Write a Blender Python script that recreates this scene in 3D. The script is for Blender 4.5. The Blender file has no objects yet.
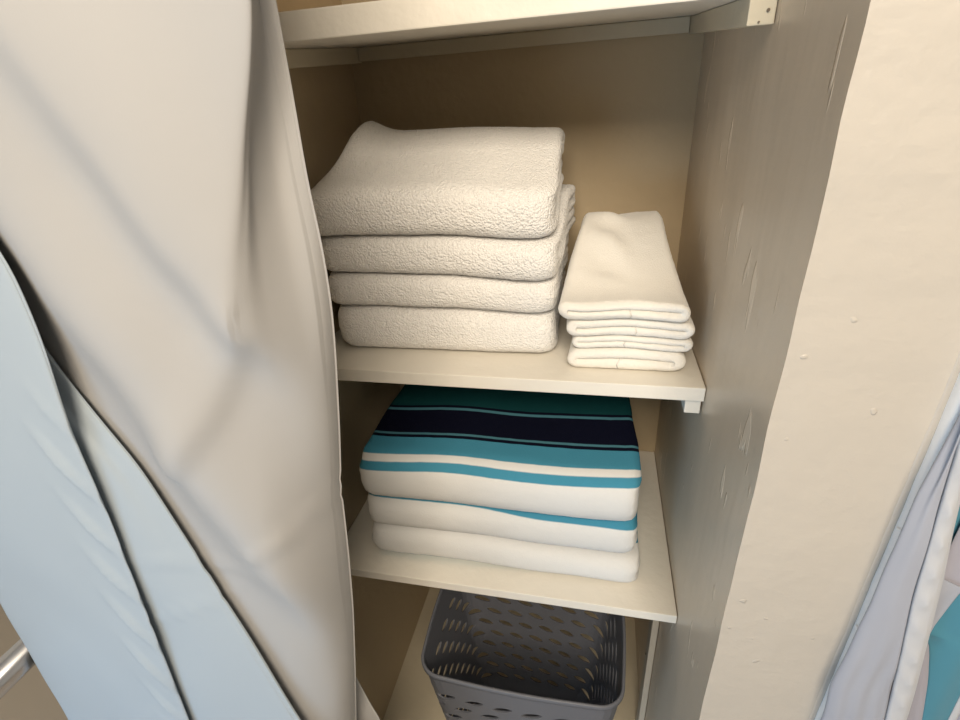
import bpy, bmesh, math, random
import numpy as np
from mathutils import Matrix, Vector, noise
random.seed(4)
scn = bpy.context.scene
COL = scn.collection

# ------------------------------------------------------------------ helpers
def link(o, parent=None):
    COL.objects.link(o)
    if parent is not None:
        o.parent = parent
        o.matrix_parent_inverse = Matrix.Translation(-parent.location)
    return o

def mesh_obj(name, verts, faces, mat, parent=None, smooth=True):
    me = bpy.data.meshes.new(name)
    me.from_pydata([tuple(v) for v in verts], [], faces)
    bm = bmesh.new(); bm.from_mesh(me)
    bmesh.ops.recalc_face_normals(bm, faces=bm.faces)
    bm.to_mesh(me); bm.free()
    if mat: me.materials.append(mat)
    me.polygons.foreach_set('use_smooth', [smooth] * len(me.polygons))
    return link(bpy.data.objects.new(name, me), parent)

def bm_obj(name, bm, mat, parent=None, smooth=False):
    bmesh.ops.recalc_face_normals(bm, faces=bm.faces)
    me = bpy.data.meshes.new(name); bm.to_mesh(me); bm.free()
    me.materials.append(mat)
    me.polygons.foreach_set('use_smooth', [smooth] * len(me.polygons))
    return link(bpy.data.objects.new(name, me), parent)

def box(bm, x0, x1, y0, y1, z0, z1, bev=0.0, cuts=0):
    r = bmesh.ops.create_cube(bm, size=1)
    vs = r['verts']
    for v in vs:
        v.co = Vector(((x0 + x1) / 2 + v.co.x * (x1 - x0), (y0 + y1) / 2 + v.co.y * (y1 - y0), (z0 + z1) / 2 + v.co.z * (z1 - z0)))
    if bev:
        es = list({e for v in vs for e in v.link_edges})
        bmesh.ops.bevel(bm, geom=es, offset=bev, segments=2, affect='EDGES', profile=.6)
    return bm

def box_obj(name, dims, mat, parent=None, bev=0.0):
    bm = bmesh.new(); box(bm, *dims, bev=bev)
    return bm_obj(name, bm, mat, parent)

def structure(o):
    o['kind'] = 'structure'
    return o

def thing(name, label, cat, loc=(0, 0, 0), group=None):
    o = bpy.data.objects.new(name, None); COL.objects.link(o)
    o.location = loc; o.empty_display_size = .05
    return tag(o, label, cat, group)

def tag(o, label, cat, group=None):
    o['label'] = label; o['category'] = cat
    if group: o['group'] = group
    return o

def tube(bm, p0, p1, r, seg=24, r1=None):
    p0, p1 = Vector(p0), Vector(p1)
    d = p1 - p0
    q = d.to_track_quat('Z', 'Y').to_matrix().to_4x4()
    bmesh.ops.create_cone(bm, cap_ends=True, segments=seg, radius1=r, radius2=r if r1 is None else r1,
                          depth=d.length, matrix=Matrix.Translation((p0 + p1) / 2) @ q)
    return bm

# ------------------------------------------------------------------ materials
def new_mat(name, col, rough=.6, spec=.3):
    m = bpy.data.materials.new(name); m.use_nodes = True
    b = m.node_tree.nodes['Principled BSDF']
    b.inputs['Base Color'].default_value = (*col, 1)
    b.inputs['Roughness'].default_value = rough
    b.inputs['Specular IOR Level'].default_value = spec
    return m, m.node_tree, b

def N(t, typ, **k):
    n = t.nodes.new(typ)
    for a, v in k.items(): setattr(n, a, v)
    return n

def add_bump(t, b, layers, coord='Object'):
    """layers: (scale, strength, distance, stretch)"""
    tc = N(t, 'ShaderNodeTexCoord'); prev = None
    for (sc, st, dist, stretch, detail) in layers:
        mp = N(t, 'ShaderNodeMapping'); mp.inputs['Scale'].default_value = stretch
        t.links.new(tc.outputs[coord], mp.inputs['Vector'])
        nz = N(t, 'ShaderNodeTexNoise'); nz.inputs['Scale'].default_value = sc; nz.inputs['Detail'].default_value = detail
        t.links.new(mp.outputs[0], nz.inputs['Vector'])
        bp = N(t, 'ShaderNodeBump'); bp.inputs['Strength'].default_value = st; bp.inputs['Distance'].default_value = dist
        t.links.new(nz.outputs['Fac'], bp.inputs['Height'])
        if prev: t.links.new(prev.outputs[0], bp.inputs['Normal'])
        prev = bp
    t.links.new(prev.outputs[0], b.inputs['Normal'])
    return prev

def paint(name, col, rough, dirt, streak=False, drips=0.0, dots=False):
    m, t, b = new_mat(name, col, rough, .45)
    prev = add_bump(t, b, [(9, .5, .006, (1, 1, .35 if streak else 1), 3), (70, .2 if streak else .5, .0016, (1, 1, .18 if streak else 1), 3), (260, .15, .0005, (1, 1, 1), 2)])
    tc = N(t, 'ShaderNodeTexCoord')
    nz = N(t, 'ShaderNodeTexNoise'); nz.inputs['Scale'].default_value = 5; nz.inputs['Detail'].default_value = 6
    mp = N(t, 'ShaderNodeMapping'); mp.inputs['Scale'].default_value = (1, 1, .4)
    t.links.new(tc.outputs['Object'], mp.inputs[0]); t.links.new(mp.outputs[0], nz.inputs[0])
    cr = N(t, 'ShaderNodeValToRGB'); cr.color_ramp.elements[0].position = .35; cr.color_ramp.elements[1].position = .7
    cr.color_ramp.elements[0].color = (*[c * dirt for c in col], 1); cr.color_ramp.elements[1].color = (*col, 1)
    t.links.new(nz.outputs['Fac'], cr.inputs[0]); t.links.new(cr.outputs[0], b.inputs['Base Color'])
    if dots:   # little raised paint specks scattered over the wall
        wn = N(t, 'ShaderNodeTexNoise'); wn.inputs['Scale'].default_value = 60; t.links.new(tc.outputs['Object'], wn.inputs[0])
        va = N(t, 'ShaderNodeMix', data_type='VECTOR'); va.inputs[0].default_value = .012
        t.links.new(tc.outputs['Object'], va.inputs[4]); t.links.new(wn.outputs['Color'], va.inputs[5])
        vo = N(t, 'ShaderNodeTexVoronoi'); vo.inputs['Scale'].default_value = 42; t.links.new(va.outputs[1], vo.inputs['Vector'])
        rd = N(t, 'ShaderNodeSeparateColor'); t.links.new(vo.outputs['Color'], rd.inputs[0])
        lt = N(t, 'ShaderNodeMath', operation='MULTIPLY'); t.links.new(rd.outputs[0], lt.inputs[0]); lt.inputs[1].default_value = .13
        cmpn = N(t, 'ShaderNodeMath', operation='SUBTRACT'); t.links.new(lt.outputs[0], cmpn.inputs[0]); t.links.new(vo.outputs['Distance'], cmpn.inputs[1])
        mr = N(t, 'ShaderNodeMapRange'); mr.inputs['From Min'].default_value = 0; mr.inputs['From Max'].default_value = .05
        t.links.new(cmpn.outputs[0], mr.inputs['Value'])
        bp = N(t, 'ShaderNodeBump'); bp.inputs['Strength'].default_value = .6; bp.inputs['Distance'].default_value = .001
        t.links.new(mr.outputs[0], bp.inputs['Height']); t.links.new(prev.outputs[0], bp.inputs['Normal']); t.links.new(bp.outputs[0], b.inputs['Normal'])
    if drips:  # raised paint drips and chips with their own lighter colour
        mp2 = N(t, 'ShaderNodeMapping'); mp2.inputs['Scale'].default_value = (1, 1, .22)
        t.links.new(tc.outputs['Object'], mp2.inputs[0])
        n2 = N(t, 'ShaderNodeTexNoise'); n2.inputs['Scale'].default_value = 62; n2.inputs['Detail'].default_value = 2
        t.links.new(mp2.outputs[0], n2.inputs[0])
        n3 = N(t, 'ShaderNodeTexNoise'); n3.inputs['Scale'].default_value = 8
        t.links.new(tc.outputs['Object'], n3.inputs[0])
        mu = N(t, 'ShaderNodeMath', operation='MULTIPLY'); t.links.new(n2.outputs['Fac'], mu.inputs[0]); t.links.new(n3.outputs['Fac'], mu.inputs[1])
        c2 = N(t, 'ShaderNodeValToRGB'); c2.color_ramp.elements[0].position = .365; c2.color_ramp.elements[1].position = .40
        t.links.new(mu.outputs[0], c2.inputs[0])
        mx = N(t, 'ShaderNodeMix', data_type='RGBA')
        ml = N(t, 'ShaderNodeMath', operation='MULTIPLY'); ml.inputs[1].default_value = drips
        t.links.new(c2.outputs[0], ml.inputs[0]); t.links.new(ml.outputs[0], mx.inputs[0])
        t.links.new(cr.outputs[0], mx.inputs[6]); mx.inputs[7].default_value = (min(1, col[0] * 1.25), min(1, col[1] * 1.27), min(1, col[2] * 1.3), 1)
        t.links.new(mx.outputs[2], b.inputs['Base Color'])
        bp = N(t, 'ShaderNodeBump'); bp.inputs['Strength'].default_value = .8; bp.inputs['Distance'].default_value = .0015
        t.links.new(c2.outputs[0], bp.inputs['Height']); t.links.new(prev.outputs[0], bp.inputs['Normal']); t.links.new(bp.outputs[0], b.inputs['Normal'])
    return m

M_WALL = paint('cream_wall_paint', (.52, .475, .415), .40, .96, drips=.0, dots=True)
M_NICHE = paint('niche_side_paint', (.66, .55, .42), .36, .90, streak=True, drips=.6)
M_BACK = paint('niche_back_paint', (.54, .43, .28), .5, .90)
M_SHELF = paint('shelf_paint', (.80, .76, .68), .45, .96)
M_CLEAT = paint('cleat_paint', (.66, .59, .45), .5, .9)
M_BATTEN = paint('pale_batten_paint', (.62, .58, .50), .5, .9)
M_TRIM = paint('white_trim_paint', (.86, .86, .86), .45, .97)
M_CEIL = paint('ceiling_paint', (.8, .78, .74), .8, .97)
M_FLOOR, t, b = new_mat('floor_boards', (.42, .36, .29), .5); add_bump(t, b, [(30, .3, .001, (1, .1, 1), 4)])
M_CHROME, t, b = new_mat('chrome', (.62, .62, .64), .22); b.inputs['Metallic'].default_value = 1
add_bump(t, b, [(60, .05, .0004, (1, 1, 1), 2)])
M_NAIL, t, b = new_mat('nail_steel', (.16, .13, .10), .5); b.inputs['Metallic'].default_value = .6
M_BASKET, t, b = new_mat('grey_basket_plastic', (.125, .13, .15), .45, .4); add_bump(t, b, [(300, .1, .0004, (1, 1, 1), 2)])

def fabric(name, col, sheen=.25, rough=.75, weave=1400, trans=.0):
    m, t, b = new_mat(name, col, rough, .2)
    b.inputs['Sheen Weight'].default_value = sheen; b.inputs['Sheen Roughness'].default_value = .4
    add_bump(t, b, [(14, .12, .003, (1, 1, 1), 3), (weave, .12, .0003, (1, 1, .35), 2)])
    if trans:
        tr = N(t, 'ShaderNodeBsdfTranslucent'); tr.inputs[0].default_value = (*col, 1)
        mx = N(t, 'ShaderNodeMixShader'); mx.inputs[0].default_value = trans
        out = t.nodes['Material Output']
        t.links.new(b.outputs[0], mx.inputs[1]); t.links.new(tr.outputs[0], mx.inputs[2]); t.links.new(mx.outputs[0], out.inputs[0])
    return m
M_CURT = fabric('white_satin_curtain', (.435, .425, .415), .05, .55, trans=.12)
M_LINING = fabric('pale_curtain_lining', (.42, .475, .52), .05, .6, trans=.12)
M_CURT_R = fabric('white_thin_curtain', (.47, .49, .56), .2, .6, trans=.25)
M_HEM = fabric('white_hem', (.56, .57, .60), .2, .6, trans=.1)
M_TEAL = fabric('teal_cloth', (.07, .23, .31), .2, .7)
M_TEALB = fabric('pale_blue_band', (.22, .50, .66), .2, .7)
M_GREYC = fabric('grey_mauve_cloth', (.36, .35, .40), .2, .8)

def terry(name, col, scale=420, strength=.7):
    m, t, b = new_mat(name, col, .95, .1)
    b.inputs['Sheen Weight'].default_value = .35; b.inputs['Sheen Roughness'].default_value = .6
    tc = N(t, 'ShaderNodeTexCoord')
    vo = N(t, 'ShaderNodeTexVoronoi'); vo.inputs['Scale'].default_value = scale
    nz = N(t, 'ShaderNodeTexNoise'); nz.inputs['Scale'].default_value = scale * .6; nz.inputs['Detail'].default_value = 3
    t.links.new(tc.outputs['Object'], vo.inputs['Vector']); t.links.new(tc.outputs['Object'], nz.inputs['Vector'])
    ad = N(t, 'ShaderNodeMath', operation='SUBTRACT'); t.links.new(nz.outputs['Fac'], ad.inputs[0]); t.links.new(vo.outputs['Distance'], ad.inputs[1])
    n0 = N(t, 'ShaderNodeTexNoise'); n0.inputs['Scale'].default_value = 45; n0.inputs['Detail'].default_value = 3
    t.links.new(tc.outputs['Object'], n0.inputs['Vector'])
    b0 = N(t, 'ShaderNodeBump'); b0.inputs['Strength'].default_value = .18; b0.inputs['Distance'].default_value = .003
    t.links.new(n0.outputs['Fac'], b0.inputs['Height'])
    bp = N(t, 'ShaderNodeBump'); bp.inputs['Strength'].default_value = strength; bp.inputs['Distance'].default_value = .0022
    t.links.new(ad.outputs[0], bp.inputs['Height']); t.links.new(b0.outputs[0], bp.inputs['Normal']); t.links.new(bp.outputs[0], b.inputs['Normal'])
    return m, t, b
M_TERRY, _, _ = terry('white_terry', (.90, .88, .85), 360, .85)
M_TERRY2, _, _ = terry('smooth_white_terry', (.83, .80, .74), 700, .25)

WHITE = (.70, .70, .69); CYAN = (.06, .26, .38); NAVY = (.003, .004, .014); PALE = (.07, .20, .25); SHADED_TEAL = (.006, .055, .06)  # last tone: teal stripe darkened with the shade under the middle shelf
def striped(name, bands):
    """bands: list of (arc position in metres where the colour begins, colour), along the cloth"""
    m, t, b = terry(name, WHITE, 700, .22)
    b.inputs['Sheen Weight'].default_value = .0
    uv = N(t, 'ShaderNodeUVMap'); uv.uv_map = 'cloth'
    sp = N(t, 'ShaderNodeSeparateXYZ'); t.links.new(uv.outputs[0], sp.inputs[0])
    prev = None
    for pos, col in bands:
        if prev is None:
            prev = N(t, 'ShaderNodeRGB'); prev.outputs[0].default_value = (*col, 1); out = prev.outputs[0]; continue
        mr = N(t, 'ShaderNodeMapRange'); mr.inputs['From Min'].default_value = pos - .0006; mr.inputs['From Max'].default_value = pos + .0006
        t.links.new(sp.outputs['Y'], mr.inputs['Value'])
        mx = N(t, 'ShaderNodeMix', data_type='RGBA'); t.links.new(mr.outputs[0], mx.inputs[0])
        t.links.new(out, mx.inputs[6]); mx.inputs[7].default_value = (*col, 1); out = mx.outputs[2]
    t.links.new(out, b.inputs['Base Color'])
    return m

# ------------------------------------------------------------------ the room shell
XL, D, YF = -.552, .546, 0.0
ZB = .14                                       # board the basket stands on
def wall(name, dims, mat):
    return structure(box_obj(name, dims, mat))
wall('floor', (-2.3, 1.9, -2.7, .8, -.05, 0), M_FLOOR)
wall('ceiling', (-2.3, 1.9, -2.7, .8, 2.5, 2.55), M_CEIL)
wall('wall_right', (1.8, 1.9, -2.7, 0, 0, 2.5), M_CEIL)
wall('wall_left', (-2.3, -2.2, -2.6, .7, 0, 2.5), M_CEIL)
wall('wall_rear', (-2.3, 1.9, -2.7, -2.6, 0, 2.5), M_CEIL)
# front wall face right of the closet, a fine grid with a softly rounded, hand-plastered edge
def front_face():
    bm = bmesh.new(); box(bm, 0, 1.9, 0, D + .1, 0, 2.5, bev=0)
    es = [e for e in bm.edges if all(abs(v.co.x) < 1e-5 and abs(v.co.y) < 1e-5 for v in e.verts)]
    bmesh.ops.subdivide_edges(bm, edges=[e for e in bm.edges if abs(e.verts[0].co.z - e.verts[1].co.z) > 1], cuts=160, use_grid_fill=True)
    for v in bm.verts:
        if abs(v.co.x) < 1e-4 and abs(v.co.y) < 1e-4:
            v.co.x += .0016 * (noise.noise(Vector((0, 3, v.co.z * 14)))) ; v.co.y += .001 * noise.noise(Vector((5, 3, v.co.z * 22)))
    es = [e for e in bm.edges if all(abs(v.co.x) < .01 and abs(v.co.y) < .01 for v in e.verts)]
    bm.faces.ensure_lookup_table()
    ob = bm_obj('wall_front', bm, M_WALL)
    ob.data.materials.append(M_NICHE)
    for p in ob.data.polygons:
        if p.normal.x < -.3: p.material_index = 1
    return structure(ob)
front_face()
wall('wall_niche_left', (XL - .09, XL, 0, D, 0, 2.5), M_BACK)
wall('wall_niche_back', (-2.3, 0, D, D + .1, 0, 2.5), M_BACK)
wall('wall_niche_header', (XL, 0, 0, .09, 2.15, 2.5), M_WALL)
structure(box_obj('floor_niche', (XL, 0, .01, D, ZB - .02, ZB), M_CLEAT, bev=.001))

# slim half-round trim along the wall, with two old paint joints
bm = bmesh.new()
rr = random.Random(2)
nz_ = 140
for i in range(nz_ + 1):
    z = 2.15 * i / nz_ + .02
    cx = .1135 + .0006 * noise.noise(Vector((0, 0, z * 9)))
    r = .0052 + .0004 * noise.noise(Vector((4, 0, z * 25)))
    for k in range(11):
        a = math.pi * k / 10
        bm.verts.new((cx - r * math.cos(a), -.0035 - r * 1.15 * math.sin(a) if 0 < k < 10 else .0005, z))
bm.verts.ensure_lookup_table()
for i in range(nz_):
    for k in range(10):
        a = i * 11 + k
        bm.faces.new([bm.verts[j] for j in (a, a + 1, a + 12, a + 11)])
structure(bm_obj('trim_1', bm, M_TRIM, smooth=True))
# caulk bead beside the trim
bm = bmesh.new()
for i in range(nz_ + 1):
    z = 2.15 * i / nz_ + .02
    r = .0022 + .0008 * noise.noise(Vector((9, 0, z * 40)))
    cx = .1062 + .0007 * noise.noise(Vector((2, 7, z * 12)))
    for k in range(7):
        a = math.pi * k / 6
        bm.verts.new((cx - r * 1.3 * math.cos(a), .0004 - r * .6 * math.sin(a), z))
bm.verts.ensure_lookup_table()
for i in range(nz_):
    for k in range(6):
        a = i * 7 + k
        bm.faces.new([bm.verts[j] for j in (a, a + 1, a + 8, a + 7)])
structure(bm_obj('trim_2', bm, M_WALL, smooth=True))
for n, z in ((3, 1.018), (4, .898)):
    bm = bmesh.new()
    for i in range(5):
        for k in range(11):
            a = math.pi * k / 10; rad = .0056 + .0008 * math.sin(math.pi * i / 4)
            bm.verts.new((.1135 - rad * math.cos(a), -.0035 - rad * 1.15 * math.sin(a), z - .0016 + .0008 * i + .0018 * math.sin(a)))
    bm.verts.ensure_lookup_table()
    for i in range(4):
        for k in range(10):
            a = i * 11 + k; bm.faces.new([bm.verts[j] for j in (a, a + 1, a + 12, a + 11)])
    structure(bm_obj('trim_%d' % n, bm, M_TRIM, smooth=True))

# ------------------------------------------------------------------ shelves
def shelf(name, label, yf, zb, th, cleats, mat=M_SHELF):
    t = thing(name, label, 'shelf', ((XL) / 2, (yf + D) / 2, zb), 'painted shelf boards in the closet')
    bm = bmesh.new(); box(bm, XL + .001, -.0008, yf, D - .001, zb, zb + th, bev=.0014)
    o = bm_obj('board', bm, mat, t)
    return t
TH = .019
ZT, YT, ZM, YM, ZL, YL = 1.408, .185, 1.0, .206, .654, .157
s_top = shelf('closet_shelf', 'cream painted shelf board at the very top, above all the towels', YT, ZT, .026, None)
s_mid = shelf('closet_shelf', 'cream painted shelf board carrying the plain white towels', YM, ZM, TH, None)
s_low = shelf('closet_shelf', 'cream painted shelf board carrying the striped beach towels', YL, ZL, .016, None)
def cleat(par, dims, mat=M_CLEAT):
    return box_obj('cleat', dims, mat, par, bev=.0012)
def nail(par, p, d=(0, -1, 0), r=.0014):
    bm = bmesh.new(); p = Vector(p); tube(bm, p, p + Vector(d) * .0009, r, 10)
    return bm_obj('nail_head', bm, M_NAIL, par)
c = cleat(s_top, (-.022, -.0008, YT - .004, D - .001, ZT - .022, ZT - .0005)); nail(c, (-.007, YT - .0042, ZT - .012)); nail(c, (-.013, YT - .0042, ZT - .020), r=.0009)
cleat(s_top, (XL + .001, XL + .020, YT + .012, D - .001, ZT - .022, ZT - .0005))
cleat(s_top, (XL + .021, -.023, D - .014, D - .001, ZT - .020, ZT - .0005))
for ch in s_top.children:                      # the old top shelf rises slightly towards the back
    for v in ch.data.vertices: v.co.z += .075 * (v.co.y - YT)
c = cleat(s_mid, (-.021, -.0025, YM + .006, D - .001, ZM - .021, ZM - .0005), M_SHELF)
cleat(s_mid, (XL + .001, XL + .02, YM + .012, D - .001, ZM - .013, ZM - .0005))
c = cleat(s_low, (-.006, -.0008, YL + .02, D - .001, ZL - .013, ZL - .0005))
cleat(s_low, (XL + .001, XL + .02, YL + .02, D - .001, ZL - .02, ZL - .0005))
# paint lump at the right front corner of the middle shelf
# upright batten fixed to the right wall beneath the lower shelf
bt = box_obj('batten', (-.012, -.0008, .262, .292, ZB + .001, ZL - .016), M_BATTEN, bev=.002)
tag(bt, 'narrow pale upright batten nailed to the right wall beside the basket', 'batten')
nail(bt, (-.0125, .277, .50), (-1, 0, 0), .0022); nail(bt, (-.0125, .277, .40), (-1, 0, 0), .0022)

# ------------------------------------------------------------------ towels
def path4(Dp, H, k_in=.5, exp=2.3, nl=4, nstr=26):
    """centre line of a cloth folded in half twice: (a, b) with a=0 at the front fold"""
    h = H / 4; t = h * .95
    a0 = 1.5 * h * .85 + t / 2
    P = []
    def line(a1, a2, b, n=nstr):
        for i in range(n): P.append((a1 + (a2 - a1) * i / n, b))
    line(Dp, a0, .5 * h)
    for i in range(18):                                   # outer front fold
        th = -math.pi / 2 - math.pi * i / 18
        cx, sy = math.cos(th), math.sin(th)
        x = math.copysign(abs(cx) ** (2 / exp), cx); y = math.copysign(abs(sy) ** (2 / exp), sy)
        P.append((a0 + (a0 - t / 2) * x, 2 * h + 1.5 * h * y))
    line(a0, Dp - h * .6, 3.5 * h)
    for i in range(8):
        th = math.pi / 2 - math.pi * i / 8
        P.append((Dp - h * .6 + h * .5 * math.cos(th), 3 * h + h * .5 * math.sin(th)))
    line(Dp - h * .6, a0, 2.5 * h)
    for i in range(8):
        th = math.pi / 2 + math.pi * i / 8
        P.append((a0 + h * .5 * math.cos(th), 2 * h + h * .5 * math.sin(th)))
    line(a0, Dp - .004, 1.5 * h)
    P.append((Dp - .004, 1.5 * h))
    # drop duplicates
    Q = [P[0]]
    for p in P[1:]:
        if math.hypot(p[0] - Q[-1][0], p[1] - Q[-1][1]) > 1e-5: Q.append(p)
    return Q, t

def towel(name, mat, W, Dp, H, place, label, cat, group, seed, rc=.02, jit=.0006, exp=2.3, rings=44, arc0=0.0, wob=.004, parent=None, two=False, skew=0.0):
    """place(c, a, b) -> world Vector; c across, a from the fold, b up"""
    P, t = path2(Dp, H) if two else path4(Dp, H, exp=exp)
    n = len(P)
    # arc lengths, normals
    S = [0]
    for i in range(1, n): S.append(S[-1] + math.hypot(P[i][0] - P[i - 1][0], P[i][1] - P[i - 1][1]))
    Nn = []
    for i in range(n):
        p, q = P[max(0, i - 1)], P[min(n - 1, i + 1)]
        d = Vector((q[0] - p[0], q[1] - p[1])).normalized(); Nn.append(Vector((-d.y, d.x)))
    r = t / 2
    ends = [0, .06, .2, .45, .75, 1.0]
    cs = [(r * e, math.sqrt(max(0, 1 - (1 - e) ** 2))) for e in ends]
    cl = [(x, k) for x, k in cs] + [(r + (W - 2 * r) * i / rings, 1) for i in range(1, rings)] + [(W - x, k) for x, k in reversed(cs)]
    verts = []; uvs = []
    for (c, k) in cl:
        kk = max(k, .12)
        e = min(c, W - c)
        co = 0; pin = 1
        if e < rc:
            u = 1 - e / rc
            co = rc * (1 - math.sqrt(max(0, 1 - u * u))) * .8; pin = 1 - .13 * u * u
        aw = wob * noise.noise(Vector((c * 9, seed * 3.1, 0)))
        for side in (1, -1):
            idx = range(n) if side == 1 else range(n - 1, -1, -1)
            for i in idx:
                off = Nn[i] * (r * kk * side)
                a = P[i][0] + off.x; b = P[i][1] + off.y
                f = max(0, 1 - a / (Dp * .6))
                b2 = H / 2 + (b - H / 2) * (1 - (1 - pin) * (f * .7 + .3))
                a2 = a + (co + aw) * (1 - a / Dp)
                w = place(c + .004 * noise.noise(Vector((a * 12, b * 60 + seed, seed))) * (1 if e < .06 else .3), a2, b2)
                j = Vector(noise.noise_vector(w * 260 + Vector((seed, 0, 0)))) * jit + Vector(noise.noise_vector(w * 55 + Vector((seed, 3, 0)))) * jit * 1.2
                verts.append(w + j); uvs.append((c, S[i] + arc0 + skew * (c / W - .5) + .006 * noise.noise(Vector((c * 6, 1.7, 0)))))
    m2 = 2 * n; R = len(cl); faces = []
    for q in range(R - 1):
        for i in range(m2):
            i2 = (i + 1) % m2
            faces.append((q * m2 + i, q * m2 + i2, (q + 1) * m2 + i2, (q + 1) * m2 + i))
    for q in (0, R - 1):                                  # caps: quads across the sheet
        for i in range(n - 1):
            faces.append((q * m2 + i, q * m2 + i + 1, q * m2 + m2 - 2 - i, q * m2 + m2 - 1 - i))
    o = mesh_obj(name, verts, faces, mat, parent)
    me = o.data; ul = me.uv_layers.new(name='cloth')
    for lp in me.loops: ul.data[lp.index].uv = uvs[lp.vertex_index]
    if label: tag(o, label, cat, group)
    return o

def ss(x, a, b):
    u = min(1, max(0, (x - a) / (b - a))); return u * u * (3 - 2 * u)

def path2(Dp, H, exp=2.0):
    h = H / 2; t = h * .97; a0 = h * .5 + t / 2; P = []
    def line(a1, a2, b, n=30):
        for i in range(n): P.append((a1 + (a2 - a1) * i / n, b))
    m = Dp * .55
    line(m, a0, .5 * h)
    for i in range(14):
        th = -math.pi / 2 - math.pi * i / 14
        P.append((a0 + h * .62 * math.cos(th), h + h * .5 * math.sin(th)))
    line(a0, Dp - a0, 1.5 * h)
    for i in range(14):                                 # the other edge is folded under as well
        th = math.pi / 2 - math.pi * i / 14
        P.append((Dp - a0 + h * .62 * math.cos(th), h + h * .5 * math.sin(th)))
    line(Dp - a0, m + .0003, .5 * h); P.append((m + .0003, .5 * h))
    return P, t

# -- stack of four thick bath towels on the middle shelf
Z0 = ZM + TH + .0012
def warp_big(p):
    x, y, z = p
    h = z - Z0
    k = 1 + .24 * ss(y, .25, .42) * (.55 + .45 * ss(h, .0, .2))
    wave = .0015 * math.sin((x + .5) * 15) + .0025 * noise.noise(Vector((x * 9, y * 6, 2)))
    h2 = h * k + wave * min(1, h / .05) - .005 * min(1, h / .2) * ss(x, -.36, -.19) 
    h2 += .020 * ss(h, .17, .25) * ss(y, .30, .37) * math.exp(-((x + .488) / .034) ** 2)       # raised back corner
    h2 -= .019 * ss(h, .18, .25) * math.exp(-((x + .545) / .038) ** 2)
    x += .035 * ss(h, .18, .25) * ss(y, .27, .38) * math.exp(-((x + .545) / .05) ** 2)
    return Vector((x, y + .03 * (h / .25) * 0, Z0 + h2))
big = [  # x0, width, y front, z0, height, rot
    (-.512, .325, .259, .0000, .0670, .010, 'bottom one, resting on the shelf board'),
    (-.517, .330, .256, .0690, .0460, -.010, 'third from the top'),
    (-.521, .335, .252, .1170, .0515, -.050, 'second from the top, right back corner jutting out'),
    (-.534, .346, .246, .1705, .0650, .012, 'topmost, thickest and slumped to the left'),
]
for i, (x0, W, yf, z0, H, rot, txt) in enumerate(big):
    ca, sa = math.cos(rot), math.sin(rot)
    def place(c, a, b, x0=x0, yf=yf, z0=z0, ca=ca, sa=sa, W=W):
        cx = c - W / 2
        p = Vector((x0 + W / 2 + cx * ca - a * sa, yf + cx * sa + a * ca, Z0 + z0 + b))
        if p.y > D - .004: p.y = D - .004
        return warp_big(p)
    Dp = .235 if i != 3 else .185
    towel('bath_towel', M_TERRY, W, Dp, H, place,
          'thick white bath towel, large stack, ' + txt, 'towel', 'bath towels in the large white stack', 11 + i, rc=.028, jit=.0004, exp=2.7, rings=90)

# -- stack of four thin hand towels beside it
def warp_small(p):
    x, y, z = p
    h = z - Z0
    f = ss(y, .25, .42); u = min(1, max(0, h / .10))
    xc = -.102
    x2 = xc + (x - xc) * (1 - .20 * f * u - .06 * f) + .004 * noise.noise(Vector((y * 10, h * 30, 5)))
    k = 1 + .72 * f * (.4 + .6 * u)
    w = .0035 * noise.noise(Vector((x * 16, y * 12, 9))) * min(1, h / .02)
    w += .0045 * ss(h, .07, .09) * math.sin((y * .8 + x * .45) * 120 + 2 * noise.noise(Vector((x * 20, y * 9, 1)))) * math.exp(-((x + .125) / .03) ** 2) * ss(y, .27, .31)
    return Vector((x2, y, Z0 + h * k + w))
small = [  # left x, width, y front, z0, height, fold side
    (-.167, .145, .238, .0000, .0285, 1, 'bottom one, on the shelf board'),
    (-.162, .147, .240, .0298, .0170, 1, 'thin one second from the bottom'),
    (-.172, .153, .236, .0480, .0230, -1, 'second from the top'),
    (-.180, .153, .231, .0722, .0240, -1, 'topmost, with creases over its top'),
]
for i, (x0, W, yf, z0, H, sd, txt) in enumerate(small):
    def place(c, a, b, x0=x0, W=W, yf=yf, z0=z0, sd=sd):
        x = x0 + a if sd < 0 else x0 + W - a
        return warp_small(Vector((x, yf + c, Z0 + z0 + b)))
    towel('hand_towel', M_TERRY2, .215, W, H, place,
          'small white hand towel, narrow stack, ' + txt, 'towel', 'hand towels in the small white stack', 31 + i, rc=.008, jit=.0004, exp=2.1, rings=60, wob=.003, two=True)

# -- three striped beach towels on the lower shelf
Z1 = ZL + .016 + .0012
def warp_blue(p):
    x, y, z = p
    h = z - Z1
    k = 1 + .07 * ss(y, .22, .4)
    w = (.005 * math.sin((x + .5) * 11 + .6) + .003 * noise.noise(Vector((x * 8, y * 7, 4)))) * min(1, h / .05)
    h2 = h * k + w + .012 * ss(h, .04, .16) * ss(x, -.42, -.06)
    sh = .010 * ss(h, .13, .22) * ss(y, .26, .42)
    x2 = x + sh * ((-.27 - x) / .2)
    return Vector((x2, y, Z1 + h2))
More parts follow.
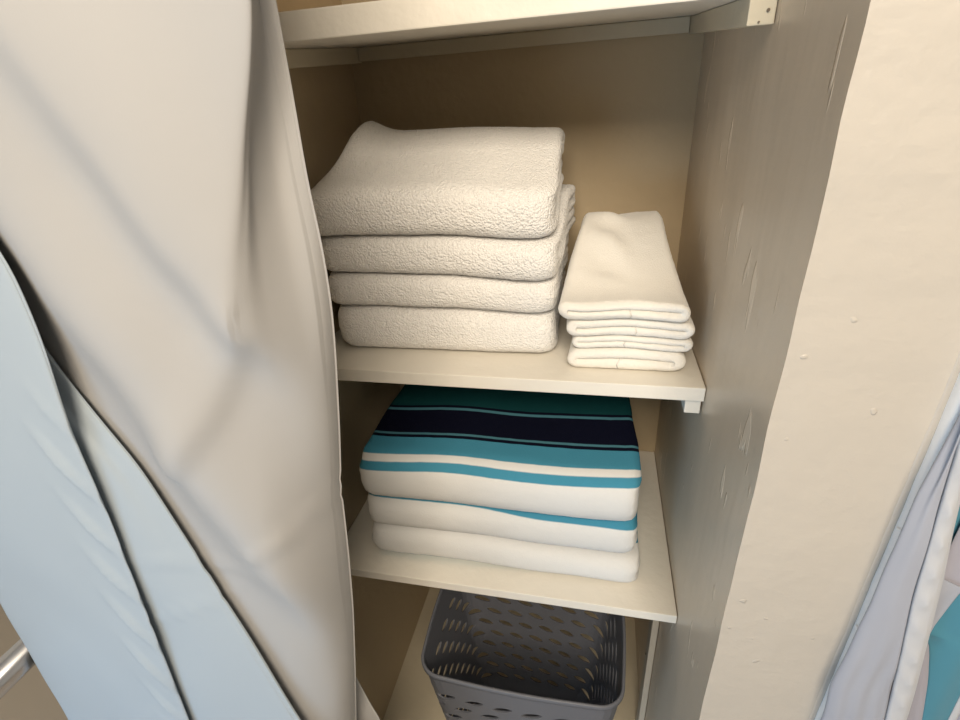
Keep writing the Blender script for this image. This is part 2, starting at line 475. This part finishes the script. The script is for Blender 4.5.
# distances run along the cloth from its hidden back edge: see STRIPE_* below
ST_TOP = [(0, WHITE), (.3165, CYAN), (.3265, WHITE), (.335, CYAN), (.372, NAVY), (.379, PALE), (.384, NAVY), (.440, PALE), (.446, NAVY), (.452, SHADED_TEAL)]
ST_MID = [(0, CYAN), (.1, WHITE), (.3135, CYAN), (.336, NAVY), (.40, CYAN), (.45, NAVY), (.50, CYAN)]
ST_BOT = [(0, CYAN), (.272, WHITE), (.345, CYAN)]
blue = [
    (-.486, .434, .191, .0000, .0545, .004, 'bottom one, nearly all white with a thin blue line', ST_BOT),
    (-.482, .422, .193, .0560, .0645, .022, 'white front, in the middle of the stack', ST_MID),
    (-.477, .413, .176, .1220, .0880, .006, 'topmost, broad turquoise and navy stripes showing', ST_TOP),
]
for i, (x0, W, yf, z0, H, rot, txt, st) in enumerate(blue):
    ca, sa = math.cos(rot), math.sin(rot)
    def place(c, a, b, x0=x0, yf=yf, z0=z0, ca=ca, sa=sa, W=W):
        cx = c - W / 2
        return warp_blue(Vector((x0 + W / 2 + cx * ca - a * sa, yf + cx * sa + a * ca, Z1 + z0 + b)))
    towel('beach_towel', striped('striped_terry_%s' % 'abc'[i], st), W, .285, H, place,
          'folded beach towel, ' + txt, 'towel', 'striped beach towels on the lower shelf', 51 + i, rc=.022, jit=.0003, exp=2.4, wob=.005, skew=(.014, .016, 0)[i])

# ------------------------------------------------------------------ basket
def basket():
    cx, cy, zt = -.226, .206, .552
    t = thing('storage_basket', 'grey plastic basket with leaf-shaped slots standing under the lower shelf', 'basket', (cx, cy, ZB))
    HX, HY, RC = .1545, .124, .034
    q4 = math.pi / 2 * RC; lx, ly = 2 * (HX - RC), 2 * (HY - RC); LT = 2 * lx + 2 * ly + 4 * q4
    def rim(u, k, z, grow=0.0):
        """rounded rectangle with slightly bowed sides, by arc length from the left end of the front side"""
        d = (u % 1) * LT
        for side, (lg, ang) in enumerate(((lx, -90), (ly, 0), (lx, 90), (ly, 180))):
            n = Vector((math.cos(math.radians(ang)), math.sin(math.radians(ang)))); tg = Vector((-n.y, n.x))
            hn, ht = (HY, HX) if side % 2 == 0 else (HX, HY)
            if d <= lg:
                p = n * (hn + .004 * math.sin(math.pi * d / lg)) + tg * (d - lg / 2); nn = n; break
            d -= lg
            if d <= q4 or side == 3:
                a = math.radians(ang) + d / RC
                nn = Vector((math.cos(a), math.sin(a))); p = n * (hn - RC) + tg * (ht - RC) + nn * RC; break
            d -= q4
        return Vector((cx + p.x * k + nn.x * grow, cy + p.y * k + nn.y * grow, z))
    def U(v): return v
    NC = 22; rows = 10; per = 4; nu = NC * per
    zb = ZB + .004
    def kz(z): return .72 + .28 * (z - zb) / (zt - zb)
    def W(s, z, grow=0): return rim(U(s), kz(z), z, grow)
    z1, z0 = zt - .044, zb + .05
    bm = bmesh.new(); cache = {}
    def V(s, z):
        key = (round((s % 1) * nu * 8) % (nu * 8), round(z, 6))
        if key not in cache: cache[key] = bm.verts.new(W(s, z))
        return cache[key]
    vh = (z1 - z0) / rows
    for r in range(rows):
        for c in range(NC):
            so = (c + (.5 if r % 2 else 0)) / NC; za = z0 + r * vh
            ring = [(k / per, 0) for k in range(per)] + [(1, k / per) for k in range(per)] + [(1 - k / per, 1) for k in range(per)] + [(0, 1 - k / per) for k in range(per)]
            outer = [V(so + a / NC, za + b_ * vh) for a, b_ in ring]
            inner = []
            for a, b_ in ring:
                an = math.atan2(b_ - .5, a - .5)
                ex, ey = .36 * math.cos(an), .22 * math.sin(an) * (1 - .35 * abs(math.cos(an)) ** 3)
                ex2 = ex; ey2 = ey + ex * .42
                inner.append(bm.verts.new(W(so + (.5 + ex2) / NC, za + (.5 + ey2) * vh)))
            for k in range(16):
                k2 = (k + 1) % 16
                bm.faces.new((outer[k], outer[k2], inner[k2], inner[k]))
    def ringband(za, zb_, ga=0, gb=0):
        for i in range(nu):
            a = V(i / nu, za) if ga == 0 else None
    # solid band above and below the slots
    for (za, zc, n) in ((z1, zt, 4), (zb, z0, 4)):
        for q in range(n):
            a, b_ = za + (zc - za) * q / n, za + (zc - za) * (q + 1) / n
            for i in range(nu):
                bm.faces.new((V(i / nu, a), V((i + 1) / nu, a), V((i + 1) / nu, b_), V(i / nu, b_)))
    bot = [V(i / nu, zb) for i in range(nu)]
    cen = bm.verts.new((cx, cy, zb))
    for i in range(nu): bm.faces.new((bot[i], bot[(i + 1) % nu], cen))
    o = bm_obj('basket_wall', bm, M_BASKET, t, smooth=False)
    so = o.modifiers.new('thick', 'SOLIDIFY'); so.thickness = .0026; so.offset = 1
    # rolled rim
    bm = bmesh.new(); RN = 160; prof = [(.0, .0), (.002, .0012), (.0045, .0004), (.0052, -.003), (.005, -.007), (.0038, -.007), (.0036, -.003), (.001, -.0022)]
    for i in range(RN):
        for g, dz in prof: bm.verts.new(W(i / RN, zt, g) + Vector((0, 0, dz + .002)))
    bm.verts.ensure_lookup_table(); q = len(prof)
    for i in range(RN):
        for k in range(q):
            a, b_ = i * q + k, i * q + (k + 1) % q
            c2, d2 = ((i + 1) % RN) * q + (k + 1) % q, ((i + 1) % RN) * q + k
            bm.faces.new([bm.verts[j] for j in (a, b_, c2, d2)])
    bm_obj('rim', bm, M_BASKET, t, smooth=True)
basket()

# ------------------------------------------------------------------ left curtain
def interp(z, pts):
    zs = [p[1] for p in pts][::-1]; xs = [p[0] for p in pts][::-1]
    return float(np.interp(z, zs, xs))
def smooth_tab(pts, zs, win=.035):
    base = [interp(z, pts) for z in zs]
    out = []
    for z in zs:
        acc = 0; ws = 0
        for d in (-1.5, -1, -.5, 0, .5, 1, 1.5):
            w = math.exp(-d * d); acc += w * interp(z + d * win, pts); ws += w
        out.append(acc / ws)
    return out
cR = [(-.33, 2.1), (-.325, 1.40), (-.326, 1.35), (-.328, 1.303), (-.327, 1.26), (-.329, 1.218), (-.334, 1.177), (-.344, 1.11), (-.356, 1.046), (-.364, .97), (-.376, .88), (-.393, .774), (-.417, .644), (-.45, .3), (-.45, .05)]
cG = [(-.33, 2.1), (-.306, 1.45), (-.312, 1.394), (-.324, 1.359), (-.332, 1.33), (-.335, 1.30), (-.338, 1.278), (-.35, 1.2), (-.37, 1.1), (-.40, .9), (-.43, .7), (-.47, .3), (-.48, .05)]
cE2 = [(-.70, 2.1), (-.60, 1.60), (-.545, 1.37), (-.530, 1.285), (-.533, 1.23), (-.527, 1.195), (-.510, 1.152), (-.488, 1.096), (-.471, 1.009), (-.450, .905), (-.423, .744), (-.39, .5), (-.38, .05)]
cE1 = [(-.72, 2.1), (-.62, 1.6), (-.53, 1.38), (-.498, 1.269), (-.501, 1.225), (-.513, 1.153), (-.521, 1.065), (-.536, .94), (-.558, .753), (-.60, .4), (-.62, .05)]
cL = [(-.80, 2.1), (-.76, 1.4), (-.77, 1.05), (-.781, .927), (-.798, .858), (-.835, .601), (-.88, .3), (-.9, .05)]

def seg_dist(p, poly):
    """signed distance to a polyline given as (x, z) top to bottom; positive on its upper right"""
    best = 9; sg = 1
    for (a, b_) in zip(poly[:-1], poly[1:]):
        a = Vector(a); d = Vector(b_) - a; u = max(0, min(1, (p - a).dot(d) / d.length_squared))
        q = a + d * u; dd = (p - q).length
        if dd < best: best = dd; sg = 1 if (d.x * (p.y - a.y) - d.y * (p.x - a.x)) > 0 else -1
    return best * sg
crest1 = [(-.56, 1.75), (-.455, 1.45), (-.434, 1.406), (-.412, 1.35), (-.382, 1.278), (-.345, 1.216), (-.30, 1.16)]
crest2 = [(-.60, 1.65), (-.51, 1.42), (-.494, 1.381), (-.481, 1.305), (-.465, 1.251), (-.439, 1.188), (-.416, 1.099), (-.384, 1.003), (-.33, .9)]
crest3 = [(-.365, 1.215), (-.40, 1.155), (-.44, 1.11)]

def catmull(P, n):
    P = [Vector(p) for p in P]
    P = [P[0] * 2 - P[1]] + P + [P[-1] * 2 - P[-2]]
    out = []
    for i in range(1, len(P) - 2):
        p0, p1, p2, p3 = P[i - 1], P[i], P[i + 1], P[i + 2]
        for k in range(n):
            t = k / n
            out.append(.5 * ((2 * p1) + (p2 - p0) * t + (2 * p0 - 5 * p1 + 4 * p2 - p3) * t * t + (3 * p1 - p0 - 3 * p2 + p3) * t ** 3))
    out.append(P[-2]); return out

def sheet(name, rows, mat, parent, thick=.0008):
    n = len(rows[0]); verts = [p for r in rows for p in r]; faces = []
    for i in range(len(rows) - 1):
        for k in range(n - 1):
            a = i * n + k; faces.append((a, a + 1, a + n + 1, a + n))
    o = mesh_obj(name, verts, faces, mat, parent)
    so = o.modifiers.new('thick', 'SOLIDIFY'); so.thickness = thick; so.offset = 0
    return o

def left_curtain():
    t = thing('curtain', 'long white satin curtain drawn aside across the left of the closet', 'curtain', (-.58, -.08, .05))
    NZ = 230; zs = [2.08 - (2.08 - .05) * i / NZ for i in range(NZ + 1)]
    R_, G_, E2, E1, L_ = [smooth_tab(c, zs, .018) for c in (cR, cG, cE2, cE1, cL)]
    verts = []; nper = 12; cnt = None
    for i, z in enumerate(zs):
        xR, xG, x2, x1, xl = R_[i], G_[i], E2[i], E1[i], L_[i]
        gf = ss(z, 1.14, 1.37)                     # how far the right lobe curls over
        lobe = [(x2 - .10, -.1032)]
        for k in range(1, 8):
            f = k / 8
            lobe.append((x2 - .10 + (xG - .012 - (x2 - .10)) * f, -.1032 + .009 * f))
        xs = min(x1 - .02, x2 - .045)
        P = [(xl, -.100), (xl + .03, -.110), (xl * .6 + x1 * .4, -.119), (xl * .3 + x1 * .7, -.1235), (x1 - .03, -.1262), (x1 - .006, -.1268), (x1, -.1255), (x1 - .006, -.1242),
             (xs + .005, -.1232), (xs - .045, -.1222), (xs - .052, -.121), (xs - .045, -.1198),
             (xs, -.1192), (xs * .5 + x2 * .5, -.1175), (x2 - .014, -.1135), (x2 - .004, -.1115), (x2, -.1100), (x2 - .006, -.1082),
             (x2 - .05, -.1066), (x2 - .10, -.1060), (x2 - .115, -.1053), (x2 - .112, -.1040)]
        yG = -.090; xQ = (xR + .1364) * .97 - .1364
        lobed = lobe + [(xG - .004, yG), (xG, yG + .006), (xG - .006, yG + .014), (xG * .6 + xR * .4 - .006, -.062), (xQ - .006, -.057)]
        nl = len(lobed)
        for k, (lx, ly) in enumerate(lobed):
            f = k / nl; f2 = math.sin(f * math.pi / 2) ** .9
            sx = (x2 - .10) + (xQ - (x2 - .10)) * f2; sy = -.1032 + .048 * f ** 2.8
            P.append((lx * gf + sx * (1 - gf), ly * gf + sy * (1 - gf)))
        P += [(xQ, -.0545), (xQ - .0015, -.052)]
        fl = max(0, .77 - z)
        P += [(xR - .025, -.042), (xR - .034 + min(.05, fl * .36), -.030), (xR - .030 + min(.055, fl * .36), -.026), (xR - .06, -.024)]
        pts = catmull(P, nper); cnt = len(pts)
        a0 = 28 * nper                              # rough start of the broad drape
        for k, p in enumerate(pts):
            x, y = p.x, p.y
            if 21 * nper < k < 34 * nper:
                v = Vector((x, z)); wgt = ss(k, 21 * nper, 23 * nper) * (1 - ss(k, 30 * nper, 34 * nper) * .85)
                d1, d2, d3 = seg_dist(v, crest1), seg_dist(v, crest2), seg_dist(v, crest3)
                fo = 0
                for d, amp, su, sd in ((d1, .021, .055, .027), (d2, .027, .050, .044)):
                    s = su if d > 0 else sd
                    fo += amp * math.exp(-(d / s) ** 2)
                fo += .006 * math.exp(-(d3 / (.010 if d3 > 0 else .022)) ** 2) * ss(-.33 - x, 0, .03)
                y -= fo * wgt
            # the hem edge: small diagonal puckers close to the front fold
            if 3 * nper < k < 6.2 * nper:
                e = x1 - x
                g = math.exp(-((e - .022) / .018) ** 2)
                y -= .0045 * g * max(0, math.sin(z * 95 - e * 140 + 3 * noise.noise(Vector((z * 7, 0, 0))))) ** 3 * ss(z, .5, .7) * (1 - ss(z, 1.12, 1.2))
            # fine creases near the right edge
            y += .0020 * noise.noise(Vector((x * 14, z * 9, k * .02)))
            for (cx, cz, sl, wd, am) in ((-.375, 1.03, .35, .045, .0022), (-.36, 1.047, .55, .03, .002), (-.47, .99, -.12, .05, .0016), (-.50, .93, .45, .05, .0014)):
                dz = (z - cz) - sl * (x - cx)
                y -= 1.5 * am * math.exp(-(dz / .004) ** 2 - ((x - cx) / wd) ** 2)
            verts.append((x, y, z))
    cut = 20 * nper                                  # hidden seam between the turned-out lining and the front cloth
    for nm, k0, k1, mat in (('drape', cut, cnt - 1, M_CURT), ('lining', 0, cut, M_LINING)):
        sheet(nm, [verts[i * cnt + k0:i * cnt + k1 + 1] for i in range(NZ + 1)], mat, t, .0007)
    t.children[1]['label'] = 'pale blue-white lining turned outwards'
left_curtain()

# ------------------------------------------------------------------ right curtain
rE = [(a + .002, b) for a, b in [(.104, 2.1), (.104, 1.3), (.101, 1.144), (.0955, 1.07), (.095, .99), (.0955, .952), (.094, .89), (.0915, .841), (.096, .795), (.10, .5), (.10, .05)]]
rS = [(.104, 2.1), (.104, 1.25), (.103, 1.131), (.111, 1.053), (.120, .969), (.139, .84), (.144, .80), (.17, .5), (.2, .05)]
rT = [(.112, 2.1), (.112, 1.2), (.114, 1.099), (.122, 1.046), (.131, .995), (.151, .86), (.157, .81), (.19, .5), (.22, .05)]
nearer = lambda tab: [((a + .1364) * 1.0254 - .1364, 1.3403 + (b_ - 1.3403) * 1.0254) for a, b_ in tab]
rE, rS, rT = nearer(rE), nearer(rS), nearer(rT)
def right_curtain():
    t = thing('curtain', 'thin white curtain with a puckered side hem, hanging at the right edge', 'curtain', (.13, -.03, .05))
    NZ = 260; zs = [2.08 - (2.08 - .05) * i / NZ for i in range(NZ + 1)]
    A, Bm, C_ = smooth_tab(rE, zs, .008), smooth_tab(rS, zs, .015), smooth_tab(rT, zs, .015)
    rows = []; hem = []; tail = []
    for i, z in enumerate(zs):
        P = [(A[i] + .02, -.0105), (A[i] + .004, -.0125), (A[i], -.0165), (A[i] + .004, -.0200), ((A[i] + Bm[i]) / 2, -.0225), (Bm[i] - .001, -.0220)]
        row = []
        pts = catmull(P, 10)
        for k, p in enumerate(pts):
            x, y = p.x, p.y
            ridge = math.sin((x - A[i]) * 420 + z * 10) * .0007 * ss(.95 - z, 0, .1)
            y += .0016 * noise.noise(Vector((x * 30, z * 16, 3))) + ridge
            row.append((x, y, z))
        rows.append(row)
        w = C_[i] - Bm[i]; hr = []
        for k in range(15):
            f = k / 14
            puck = .0030 * max(0, math.sin(z * 190 + f * 2.2 + 2.5 * noise.noise(Vector((0, 2, z * 11))))) ** 4 * math.sin(math.pi * f)
            y = -.022 - .0022 * math.sin(math.pi * f) ** .4 - puck
            if k == 0: y = -.0214
            hr.append((Bm[i] + w * f, y, z))
        hr.append((C_[i] + .0012, -.0228, z)); hr.append((C_[i] + .0006, -.0200, z))
        hem.append(hr)
        tl = []
        s = ss(z, .93, 1.12)
        for k in range(24):                        # the cloth continues behind the hem and folds away to the right
            f = k / 23
            reach = float(np.interp(z, [.80, .888, .926, .964, .973, .978, 1.0, 1.021, 1.047, 1.091, 1.2], [-.004, .004, .010, .021, .024, .009, .007, .005, .004, .008, .014])) + .001
            x = C_[i] - .002 + f * reach
            y = -.0195 + .0055 * math.sin(f * math.pi * .5) + .0012 * noise.noise(Vector((x * 25, z * 14, 8)))
            tl.append((x, y, z))
        tail.append(tl)
    sheet('panel', rows, M_CURT_R, t)
    sheet('side_hem', hem, M_HEM, t, .001)
    sheet('return_fold', tail, M_CURT_R, t)
right_curtain()

def teal_cloth():
    t = thing('curtain', 'teal and grey curtain half hidden behind the thin white one', 'curtain', (.25, -.01, .05))
    NZ = 160; zs = [2.08 - (2.08 - .05) * i / NZ for i in range(NZ + 1)]
    ga = lambda z: float(np.interp(z, [.05, .778, .843, .884, .902, .915], [.215, .191, .179, .169, .160, .12]))
    gb = lambda z: float(np.interp(z, [.05, .788, .836, .902, 1.2], [.255, .212, .209, .215, .25]))
    def row(x0, x1, z, n, yo=0):
        out = []
        for k in range(n):
            x = x0 + (x1 - x0) * k / (n - 1)
            out.append((x, -.0065 + yo + .0022 * math.sin(x * 150 + z * 9) + .0012 * noise.noise(Vector((x * 20, z * 7, 2))), z))
        return out
    sheet('grey_band', [row(.112, max(.114, ga(z)), z, 14) for z in zs if z < .93], M_GREYC, t)
    sheet('teal_band', [row(max(.114, ga(z)) if z < .93 else .114, gb(z), z, 24) for z in zs], M_TEAL, t)
    sheet('pale_edge', [row(gb(z), gb(z) + .006, z, 4, -.0006) for z in zs], M_HEM, t)
    sheet('outer_band', [row(gb(z) + .006, .50, z, 50) for z in zs], M_GREYC, t)
    # a shorter grey-mauve layer in front, ending in a slanting hem
    rows = []
    for i in range(101):
        u = i / 100; r = []
        for k in range(14):
            x = .142 + .09 * k / 13; z = .966 + .02 * k / 13 + (1.064 - .966) * u
            r.append((x, -.0115 + .001 * math.sin(x * 90), z))
        rows.append(r)
    sheet('mauve_flap', rows, M_GREYC, t)
teal_cloth()

# ------------------------------------------------------------------ chrome rail behind the curtain, lower left
def rail():
    x, z, r = -.872, .709, .0195
    t = thing('metal_rail', 'chrome tube rail poking out behind the curtain at lower left', 'rail', (x, -.5, 0))
    bm = bmesh.new(); tube(bm, (x, -.42, z), (x, D - .004, z), r, 40); bm_obj('bar', bm, M_CHROME, t, smooth=True)
    bm = bmesh.new(); tube(bm, (x, -.40, .012), (x, -.40, z - r * .6), .015, 32); bm_obj('post', bm, M_CHROME, t, smooth=True)
    bm = bmesh.new(); tube(bm, (x, -.40, 0.0005), (x, -.40, .012), .04, 32); bm_obj('foot', bm, M_CHROME, t)
    bm = bmesh.new(); tube(bm, (x, D - .014, z), (x, D - .002, z), .034, 32); bm_obj('flange', bm, M_CHROME, t)
rail()

# curtain rod above the frame that carries all the curtains
t = thing('curtain_rod', 'round metal curtain rod running above the closet opening', 'curtain rod', (-.4, -.07, 2.1))
bm = bmesh.new(); tube(bm, (-2.19, -.07, 2.1), (1.79, -.07, 2.1), .012, 24); bm_obj('rod', bm, M_CHROME, t, smooth=True)

# ------------------------------------------------------------------ light
def area(name, loc, target, size, sy, power, col):
    l = bpy.data.lights.new(name, 'AREA'); l.shape = 'RECTANGLE'; l.size = size; l.size_y = sy; l.energy = power; l.color = col
    o = bpy.data.objects.new(name, l); COL.objects.link(o); o.location = loc
    o.rotation_euler = (Vector(target) - Vector(loc)).to_track_quat('-Z', 'Y').to_euler()
    return o
area('ceiling_lamp_light', (.0, -1.25, 2.12), (-.2, .2, 1.2), .8, .6, 35, (1.0, .87, .70))
area('window_light', (-1.15, -1.75, .55), (-.3, 0, .7), 1.2, .7, 12, (.55, .77, 1.0))
area('low_blue_fill', (-1.15, -1.0, .12), (-.55, 0, .85), .7, .4, 6, (.40, .67, 1.0))  # added unseen fill near the floor, cools the curtain's lower left
w = bpy.data.worlds.new('room_air'); scn.world = w; w.use_nodes = True
w.node_tree.nodes['Background'].inputs[0].default_value = (.75, .85, 1, 1); w.node_tree.nodes['Background'].inputs[1].default_value = .3

# ------------------------------------------------------------------ camera
cam = bpy.data.cameras.new('camera'); co = bpy.data.objects.new('camera', cam); COL.objects.link(co)
cam.sensor_width = 36; cam.lens = 505.889 / 960 * 36; cam.clip_start = .01
Rm = Matrix(((.97529, -.04501, .21628), (.21297, .45179, -.86633), (-.05872, .89099, .45021)))
co.matrix_world = Matrix.Translation((-.13642, -.36500, 1.34027)) @ Rm.to_4x4()
scn.camera = co
scn.view_settings.view_transform = 'Standard'; scn.view_settings.look = 'None'
scn.view_settings.gamma = 1; scn.view_settings.exposure = 0.0; scn.view_settings.use_curve_mapping = False
